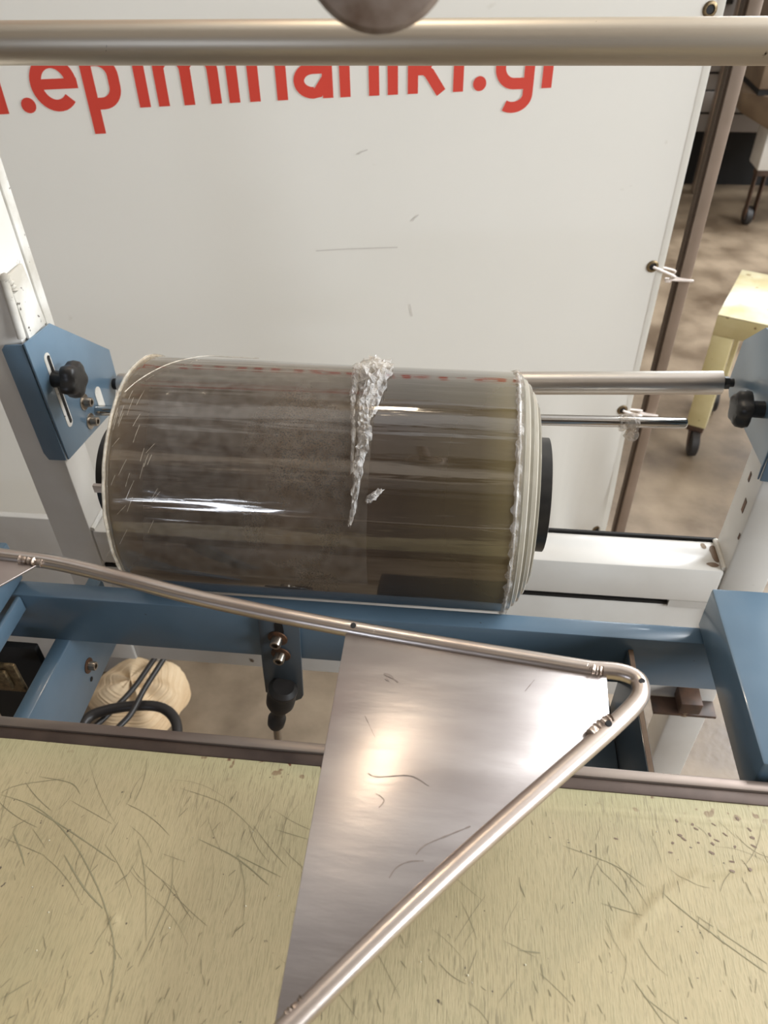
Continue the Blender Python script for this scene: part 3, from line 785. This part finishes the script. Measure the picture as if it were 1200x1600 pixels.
# clamp on the base panel at the right
cl = thing('clamp', at(1066, 1095, 1, .80), 'small brown bolted clamp under the edge of the white base panel', 'clamp')
p = at(1066, 1090, 1, .80)
box('jaw', (p.x - .014, p.x + .020), (.765, .803), (p.z + .004, p.z + .03), 'castor', cl, bevel=.002)
bolt(cl, p + Vector((0.0, -.018, .004)), (0, -.2, -1), .010, washer=False)
box('strip', (p.x - .05, p.x + .05), (.77, .803), (p.z - .010, p.z - .004), 'castor', cl, bevel=.001)

# ------------------------------------------------------------------ work table
TZ = .90
wt = thing('work_table', (-.05, .1, TZ - .05), 'pale yellow coated work table with scratches at the bottom of the view', 'table')
TX0, TX1, TY0, TY1 = -.55, .50, -.12, .3595


def ridge(x, y):
    """soft creases of the cloth"""
    h = 0
    for path, w_, hh in CREASES:
        for k in range(len(path) - 1):
            ax_, ay_ = path[k]; bx_, by_ = path[k + 1]; dx, dy = bx_ - ax_, by_ - ay_; t = max(0, min(1, ((x - ax_) * dx + (y - ay_) * dy) / (dx * dx + dy * dy)))
            d2 = (x - ax_ - t * dx) ** 2 + (y - ay_ - t * dy) ** 2; h = max(h, hh * math.exp(-d2 / w_ ** 2) * (1 if k else t ** .5))
    return h


def tp(px, py): v = at(px, py, 2, TZ); return (v.x, v.y)


CREASES = [([tp(980, 1462), tp(1030, 1405), tp(1095, 1365), tp(1210, 1345)], .0045, .0016), ([tp(1080, 1478), tp(1120, 1450), tp(1210, 1420)], .003, .0007),
           ([tp(850, 1262), tp(1000, 1272), tp(1210, 1290)], .0012, .0005), ([tp(172, 1428), tp(176, 1436), tp(178, 1440)], .003, .0014), ([tp(1150, 1405), tp(1210, 1402)], .002, .0006)]
V = []; F = []; NX, NY = 420, 190
for j in range(NY + 1):
    for i in range(NX + 1):
        x = TX0 + (TX1 - TX0) * i / NX; y = TY0 + (TY1 - TY0) * j / NY
        V.append((x, y, TZ - .0015 + ridge(x, y) + .0006 * noise.noise(Vector((x * 12, y * 12, 0)))))
for j in range(NY):
    for i in range(NX): b = j * (NX + 1) + i; F.append((b, b + 1, b + NX + 2, b + NX + 1))
tb = mesh('cloth_top', V, F, 'table', wt, smooth=True)
# texture coordinates of the cloth in metres from the world origin
me = tb.data; off = origin(wt)
for v in me.vertices: v.co += Vector((off.x, off.y, 0))
tb.location = (-off.x, -off.y, 0)
box('table_body', (TX0, TX1), (TY0, TY1), (TZ - .045, TZ - .004), 'trim_dark', wt)
box('edge_strip', (TX0, TX1), (TY1 - .002, TY1 + .0095), (TZ - .03, TZ - .0005), 'trim_dark', wt, bevel=.001)
box('edge_strip', (TX0, TX1), (TY1 + .0095, TY1 + .0195), (TZ - .03, TZ + .002), 'trim', wt, bevel=.0015, label='lighter outer edge strip')
for xx in (TX0 + .02, TX1 - .07):
    for yy in (TY0 + .01, TY1 - .06): box('leg', (xx, xx + .05), (yy, yy + .05), (0, TZ - .045), 'blue', wt, bevel=.003)


def mark(path, w_, m, n=6):
    P = [Vector((*tp(*p), 0)) for p in path]; S = spline(P, n) if len(P) > 2 else [P[0].lerp(P[1], k / n) for k in range(n + 1)]; A = []; B = []; k_ = len(S)
    for i, p in enumerate(S):
        t = (S[min(i + 1, k_ - 1)] - S[max(i - 1, 0)]).normalized(); ww = w_ / 2 * (math.sin(PI * (i + .4) / (k_ - .2)) ** .4) * (1 + .5 * noise.noise(p * 400)); q = Vector((-t.y, t.x, 0)) * ww
        z = TZ - .0012 + ridge(p.x, p.y) + .0006 * noise.noise(Vector((p.x * 12, p.y * 12, 0)))
        A.append(Vector((p.x + q.x, p.y + q.y, z))); B.append(Vector((p.x - q.x, p.y - q.y, z)))
    return A + B, [(i, i + 1, i + 1 + k_, i + k_) for i in range(k_ - 1)]


long_marks = [([(0, 1240), (60, 1262), (110, 1310), (145, 1370), (165, 1420), (178, 1480), (172, 1550), (160, 1600)], .0009),
              ([(40, 1255), (90, 1285), (135, 1315), (180, 1346)], .0009), ([(100, 1335), (130, 1385), (160, 1418)], .0011), ([(20, 1300), (32, 1330), (38, 1352)], .0010),
              ([(60, 1212), (110, 1222), (125, 1240)], .0006), ([(0, 1238), (30, 1225), (100, 1215)], .0005), ([(215, 1310), (226, 1370), (228, 1470)], .0006),
              ([(270, 1330), (266, 1390), (245, 1445), (215, 1510)], .0007), ([(310, 1310), (370, 1340), (420, 1382)], .0009), ([(370, 1335), (440, 1370)], .0006),
              ([(370, 1330), (382, 1380), (380, 1440)], .0005), ([(280, 1230), (350, 1255), (400, 1300)], .0004), ([(1035, 1395), (1110, 1455), (1200, 1520)], .0008),
              ([(1090, 1430), (1200, 1505)], .0006), ([(990, 1530), (1040, 1600)], .0006), ([(812, 1484), (845, 1488)], .0008), ([(846, 1505), (850, 1530)], .0006), ([(780, 1565), (805, 1530)], .0005),
              ([(880, 1320), (960, 1350), (1010, 1385)], .0005), ([(940, 1410), (1005, 1430)], .0005), ([(430, 1295), (480, 1310)], .0005), ([(0, 1560), (50, 1530)], .0005), ([(1005, 1555), (1060, 1598)], .0005)]
for path, w_ in long_marks:
    V, F = mark(path, w_, None); mesh('scratch', V, F, 'scratch', wt)
V, F = [], []
for k in range(420):
    cx, cy = random.uniform(0, 1200), random.uniform(1190, 1600)
    g = math.sin(cx * .006 + 1) * .5 + math.sin(cy * .013) * .4
    if random.random() > .5 + .4 * g: continue
    an2 = random.gauss(100 if cx > 450 else 65, 16); ln = random.uniform(6, 26); dx, dy = math.cos(math.radians(an2)) * ln / 2, math.sin(math.radians(an2)) * ln / 2
    if cy - abs(dy) < 1195 + cx * .08: continue
    V, F = merge((V, F), mark([(cx - dx, cy + dy), (cx + dx, cy - dy)], random.uniform(.0003, .0006), None, 3))
for k in range(90):
    cx, cy = random.choice(((130, 1340), (300, 1400), (60, 1300), (1000, 1420), (700, 1480), (1100, 1300), (420, 1330))); cx += random.gauss(0, 90); cy += random.gauss(0, 60)
    a0_ = math.radians(random.choice((-50, -60, -35, 80, 65)) + random.gauss(0, 12)); L_ = random.uniform(30, 110); bd_ = random.uniform(-.35, .35)
    pts_ = [(cx + L_ * t * math.cos(a0_ + bd_ * t), cy - L_ * t * math.sin(a0_ + bd_ * t)) for t in (-.5, -.17, .17, .5)]
    if min(p[1] - p[0] * .096 for p in pts_) < 1160: continue
    V, F = merge((V, F), mark(pts_, random.uniform(.00022, .00045), None, 5))
mesh('fine_scratches', V, F, 'scratch_dark', wt)['kind'] = 'stuff'
V, F = [], []
for (cx, cy) in [(960, 1308), (1116, 1310), (1140, 1345), (1108, 1300), (1085, 1292), (1130, 1300), (1050, 1315), (1045, 1330), (1140, 1360), (1090, 1315), (1170, 1357)] + [(random.uniform(1000, 1180), random.uniform(1270, 1340)) for _ in range(12)]:
    w_ = random.uniform(.0008, .0024); V, F = merge((V, F), mark([(cx, cy), (cx + random.uniform(3, 10), cy + random.uniform(1, 6))], w_, None, 3))
mesh('scuff_marks', V, F, mat('scuff_brown', (120, 100, 84), .6), wt)['kind'] = 'stuff'
V, F = [], []
for k in range(26):
    x, y = tp(random.uniform(20, 1180), random.uniform(1290, 1590)); r = random.uniform(.0004, .0010); zz = TZ - .001 + ridge(x, y)
    n = len(V); V += [Vector((x - r, y, zz)), Vector((x, y - r, zz)), Vector((x + r, y, zz)), Vector((x, y + r * .7, zz)), Vector((x, y, zz + r))]; F += [(n, n + 1, n + 4), (n + 1, n + 2, n + 4), (n + 2, n + 3, n + 4), (n + 3, n, n + 4)]
mesh('crumbs', V, F, 'crumb', wt)['kind'] = 'stuff'

# ------------------------------------------------------------------ steel sealing arm
AZ = 1.02; TR = .0070


def ap(px, py, z=AZ): return at(px, py, 2, z)


arm = thing('sealing_arm', ap(700, 1200), 'bent stainless tube arm with flat triangular gusset plates above the table', 'arm')
path = [ap(-260, 834), ap(-60, 857), ap(0, 868), ap(90, 880), ap(210, 909), ap(300, 932), ap(420, 958), ap(545, 982), ap(700, 1009), ap(850, 1034), ap(925, 1046)]
path = spline(path, 5)
path += spline([ap(925, 1046), ap(968, 1050), ap(996, 1062), ap(1001, 1084), ap(988, 1105), ap(955, 1137)], 8)[1:]
path += spline([ap(955, 1137), ap(700, 1363), ap(460, 1596), ap(330, 1735)], 10)[1:]
tube('frame_tube', path, TR, 'arm_steel', arm, 24)
# gusset under the tube; its rim just overlaps the tube's inner side
gz = AZ - .001
g = [ap(543, 977, gz), ap(938, 1046, gz), ap(947, 1052, gz), ap(952, 1126, gz), ap(915, 1162, gz), ap(705, 1352, gz), ap(428, 1603, gz), ap(424, 1640, gz), ap(470, 1290, gz)]
g = [ap(543, 977, gz), ap(938, 1046, gz), ap(947, 1056, gz), ap(952, 1126, gz), ap(700, 1353, gz), ap(428, 1610, gz)]
prism('gusset_plate', g, (0, 0, .0022), 'plate_steel', arm, bevel=.0005)
g2 = [ap(68, 880, gz), ap(-200, 858, gz), ap(-200, 1030, gz)]
prism('gusset_plate', g2, (0, 0, .0022), 'plate_steel', arm, bevel=.0005)


def weld(pix, r=.0035, z=AZ + .003):
    S = spline([ap(x, y, z) for x, y in pix], 7); n = len(S)
    V, F = tubeg(S, [r * (.75 + .35 * abs(math.sin(i * 1.25)) + .3 * noise.noise(S[i] * 300)) for i in range(n)], 10); return mesh('weld', V, F, 'weld', arm, smooth=True)


weld([(548, 980), (562, 983), (578, 985), (588, 989)]); weld([(916, 1042), (928, 1046), (942, 1048)], .0042)
weld([(922, 1148), (936, 1137), (948, 1129), (955, 1126)], .0046); weld([(30, 874), (48, 876), (66, 880)], .0036); weld([(446, 1588), (462, 1576), (474, 1562)], .003)
for x, y in ((552, 977), (1003, 1064), (951, 1130)):
    p = ap(x, y, AZ + TR * .96) if x != 951 else ap(x, y, AZ + .0075)
    lathe('weld_hole', p - Vector((0, 0, .001)), (W @ Vector((0, 0, 1))) * .4 + Vector((0, 0, 1)), [(0, .0026), (.0016, .0024), (.0017, .0)], 'dark', arm, 16)
# stains on the plate
PZ = gz + .0025
V, F = [], []
for pth, w_ in (([(650, 1335), (665, 1320), (700, 1305), (735, 1291)], .0007), ([(608, 1372), (620, 1355), (640, 1346), (662, 1345)], .0006), ([(575, 1208), (590, 1214), (640, 1212), (670, 1228)], .0006),
               ([(570, 1118), (578, 1135), (586, 1152)], .0004), ([(588, 1240), (600, 1250), (592, 1262)], .0005), ([(600, 1052), (612, 1058), (622, 1066)], .0016), ([(602, 1060), (608, 1064)], .0010), ([(820, 1080), (835, 1062)], .0004)):
    S = spline([ap(x, y, PZ) for x, y in pth], 6); k_ = len(S); A = []; B = []
    for i, p in enumerate(S):
        t = (S[min(i + 1, k_ - 1)] - S[max(i - 1, 0)]).normalized(); q = Vector((-t.y, t.x, 0)) * w_ / 2 * (1 + noise.noise(p * 300)); A.append(p + q); B.append(p - q)
    V, F = merge((V, F), (A + B, [(i, i + 1, i + 1 + k_, i + k_) for i in range(k_ - 1)]))
mesh('stain_lines', V, F, 'scratch_plate', arm)['kind'] = 'stuff'

# ------------------------------------------------------------------ rusty round knob hanging at the top
kc = at(591, -92, 1, .40)
vd = (W @ Vector((-9, 884, -1200))).normalized()
rk = thing('round_weight', kc, 'brown rusty round steel disc close to the lens at the top edge', 'steel disc')
rad = 133 / 1200 * (kc - Vector((0, 0, CZ))).length * .76
lathe('disc', kc, vd, [(-.004, 0), (-.003, rad * .55), (0, rad * .92), (.004, rad), (.022, rad), (.026, rad * .95), (.027, .01)], 'brown_steel', rk, 64)
tube('shaft', [kc + vd * .024, kc + vd * .05 + Vector((0, .0, .03)), kc + vd * .10 + Vector((0, 0, .12))], .010, 'brown_steel', rk, 20)

# ------------------------------------------------------------------ hose and cables on the floor under the machine
hs = thing('cloth_hose', at(215, 1090, 2, .04), 'bunched beige ribbed cloth bag on the floor under the machine', 'bag')
V = []; F = []; nu, nv = 90, 60; ctr = at(216, 1094, 2, .075)
for i in range(nu):
    for j in range(nv):
        th = PI * (i + .5) / nu; ph = 2 * PI * j / nv
        r = 1 + .05 * math.sin(ph * 7 + th * 2) + .22 * noise.noise(Vector((math.cos(ph) * 1.6, math.sin(ph) * 1.6, th))) + .014 * math.sin(th * 75)
        V.append(ctr + Vector((.105 * math.sin(th) * math.cos(ph) * r, .10 * math.sin(th) * math.sin(ph) * r, .072 * math.cos(th) * r)))
for i in range(nu - 1):
    for j in range(nv): F.append((i * nv + j, i * nv + (j + 1) % nv, (i + 1) * nv + (j + 1) % nv, (i + 1) * nv + j))
F.append(tuple(range(nv))); F.append(tuple((nu - 1) * nv + j for j in range(nv - 1, -1, -1)))
mesh('folds', V, F, 'hose', hs, smooth=True)
tube('seam', spline([at(152, 1080, 2, .10), at(175, 1081, 2, .12), at(195, 1066, 2, .13), at(205, 1040, 2, .12)], 6), .003, 'nylon', hs, 8)
for k, (pth, lab) in enumerate(((([(238, 1034), (205, 1080), (160, 1125), (110, 1175)]), 'black cable crossing the beige bag, left of the two straight ones'),
                                (([(253, 1034), (225, 1078), (205, 1115), (182, 1140), (150, 1180)]), 'black cable crossing the beige bag, right of the two straight ones'),
                                (([(118, 1170), (135, 1125), (165, 1110), (210, 1103), (250, 1105), (272, 1122), (277, 1150), (270, 1200)]), 'thick black cable looping in front of the beige bag'))):
    S = [at(x, y, 2, .19 + (.02 if k == 2 else .045 * k)) for x, y in pth]
    S = [S[0] + (S[0] - S[1]) * (.9 if k < 2 else .1)] + S + [S[-1] + Vector((-.02, -.05, -.15 - .005 * k))]
    tag(tube('cable', spline(S, 8), .006 if k < 2 else .0105, 'cable', None, 12), lab, 'cable')

# ------------------------------------------------------------------ cream stool on castors
Q = at(1122, 491, 1, 2.115); SZ = Q.z; ang = math.radians(-24)
ux = Vector((math.cos(ang), math.sin(ang), 0)); uy = Vector((-math.sin(ang), math.cos(ang), 0)); SW_, SL = .42, .345
so = Vector((Q.x, Q.y, 0))
stl = thing('trolley_stool', so + ux * SW_ / 2 + uy * SL / 2, 'cream painted metal stool on castors standing on the concrete at right', 'stool')


def sb(name, a, b, z, m, parent, bevel=.003):
    v = [so + ux * a[i] + uy * b[j] for i, j in ((0, 0), (1, 0), (1, 1), (0, 1))]
    V = [Vector((p.x, p.y, z[0])) for p in v] + [Vector((p.x, p.y, z[1])) for p in v]; return mesh(name, V, BF, m, parent, bevel=bevel)


sb('top', (0, SW_), (0, SL), (SZ - .004, SZ), 'cream_top', stl, .0015)
for a, b in (((0, SW_), (0, .02)), ((0, SW_), (SL - .02, SL)), ((0, .02), (.02, SL - .02)), ((SW_ - .02, SW_), (.02, SL - .02))): sb('apron', a, b, (SZ - .065, SZ - .004), 'cream', stl, .002)
for i in (0, 1):
    for j in (0, 1):
        a = (0, .06) if i == 0 else (SW_ - .06, SW_); b = (0, .05) if j == 0 else (SL - .05, SL)
        lg = sb('leg', a, b, (.105, SZ - .065), 'cream', stl, .004)
        c0 = so + ux * (sum(a) / 2) + uy * (sum(b) / 2); cw = thing_ = None
        fk = sb('castor', (a[0] + .004, a[1] - .004), (b[0] + .004, b[1] - .004), (.085, .105), 'castor', stl, .002)
        d = (ux * -.3 + uy * .9).normalized(); sd = d.cross(Vector((0, 0, 1)))
        wc = c0 - d * .022 + Vector((0, 0, .043))
        lathe('wheel', wc - sd * .012, sd, [(0, .037), (.003, .042), (.023, .042), (.026, .037)], 'rubber', fk, 28)
        for s in (-1, 1):
            q = wc + sd * .0155 * s; V, F = prismg([q - d * .012 - Vector((0, 0, .006)), q + d * .012 - Vector((0, 0, .006)), Vector((c0.x, c0.y, .086)) + sd * .0155 * s + d * .018, Vector((c0.x, c0.y, .086)) + sd * .0155 * s - d * .018], sd * .002 * s)
            mesh('fork', V, F, 'castor', fk)

# ------------------------------------------------------------------ machines far behind
fm = thing('packing_machine', (1.4, 5.0, 0), 'large grey-white machine cabinet in the background behind the post', 'machine')
zb = at(1120, 215, 1, 4.6).z
box('cabinet', (.55, 2.35), (4.7, 5.6), (zb, 1.7), 'far_white', fm, bevel=.01)
box('underside_shade', (.65, 2.25), (4.75, 5.5), (0, zb), 'dark', fm)  # dark block painting the shade in the open gap below the cabinet
for (x0, y0, x1, y1) in ((1098, 150, 1150, 182), (1094, 66, 1148, 118)):
    p, q = at(x0, y1, 1, 4.6), at(x1, y0, 1, 4.6); box('door_panel', (p.x, q.x + .2), (4.685, 4.698), (p.z, q.z), 'far_white', fm, bevel=.004); box('recess', (p.x - .008, q.x + .21), (4.697, 4.7), (p.z - .012, q.z + .006), 'dark', fm)
p = at(1147, 3, 1, 4.6); box('switch', (p.x - .02, p.x + .015), (4.67, 4.7), (p.z - .02, p.z + .015), 'black', fm, bevel=.003)
pc = at(1090, 235, 2, 0.03); lathe('foot', (pc.x, pc.y + .05, 0), (0, 0, 1), [(0, .06), (.02, .06), (.04, .03), (zb, .03)], 'castor', fm, 20)
p = at(1170, 5, 1, 4.58)
tag(box('steel_upright', (p.x - .045, p.x + .04), (4.58, 4.64), (0, 1.9), 'post', bevel=.006), 'slim brownish steel upright in front of the far cabinet at the top right', 'post')

hm = thing('hopper_trolley', (1.75, 4.35, 0), 'white trolley on castors with a brown hopper at the right edge', 'trolley')
p = at(1157, 180, 1, 4.1); q = at(1198, 199, 1, 4.1); r_ = at(1155, 145, 1, 4.1)
V = [];
lo = [(p.x + .01, 4.15), (q.x + .0, 4.0), (q.x + .45, 4.05), (q.x + .45, 4.54), (p.x + .01, 4.54)]
zl = q.z; zm = r_.z
V = [Vector((x, y, zl + (.05 if i in (0, 4) else 0))) for i, (x, y) in enumerate(lo)] + [Vector((x - (.02 if i in (0, 4) else 0), y - .02, zm)) for i, (x, y) in enumerate(lo)]
mesh('hopper', V, [(4, 3, 2, 1, 0), (5, 6, 7, 8, 9)] + [(i, (i + 1) % 5, (i + 1) % 5 + 5, i + 5) for i in range(5)], 'far_brown', hm, bevel=.01)
box('lid', (p.x + .03, q.x + .42), (4.04, 4.52), (zm + .025, zm + .42), 'far_brown', hm, bevel=.01)
box('gap', (p.x + .04, q.x + .40), (4.06, 4.50), (zm - .002, zm + .026), 'dark', hm)
c = at(1182, 262, 1, 4.1)
box('base', (c.x, c.x + .5), (4.08, 4.24), (c.z - .01, zl - .002), 'white_paint', hm, bevel=.008)
for cx_, cy_ in ((c.x + .04, 4.13), (c.x + .44, 4.13)):
    h_ = c.z - .01
    fk = box('castor', (cx_ - .03, cx_ + .03), (cy_ - .03, cy_ + .03), (h_ - .03, h_), 'castor', hm, bevel=.003)
    R_ = .045
    lathe('wheel', (cx_ - .018, cy_ + .02, R_), (1, 0, 0), [(0, R_ * .85), (.005, R_), (.031, R_), (.036, R_ * .85)], 'rubber', fk, 28)
    for s in (-1, 1): box('fork', (cx_ + s * .022 - .003, cx_ + s * .022 + .003), (cy_ - .02, cy_ + .03), (R_ * .8, h_ - .02), 'castor', fk, bevel=.001)
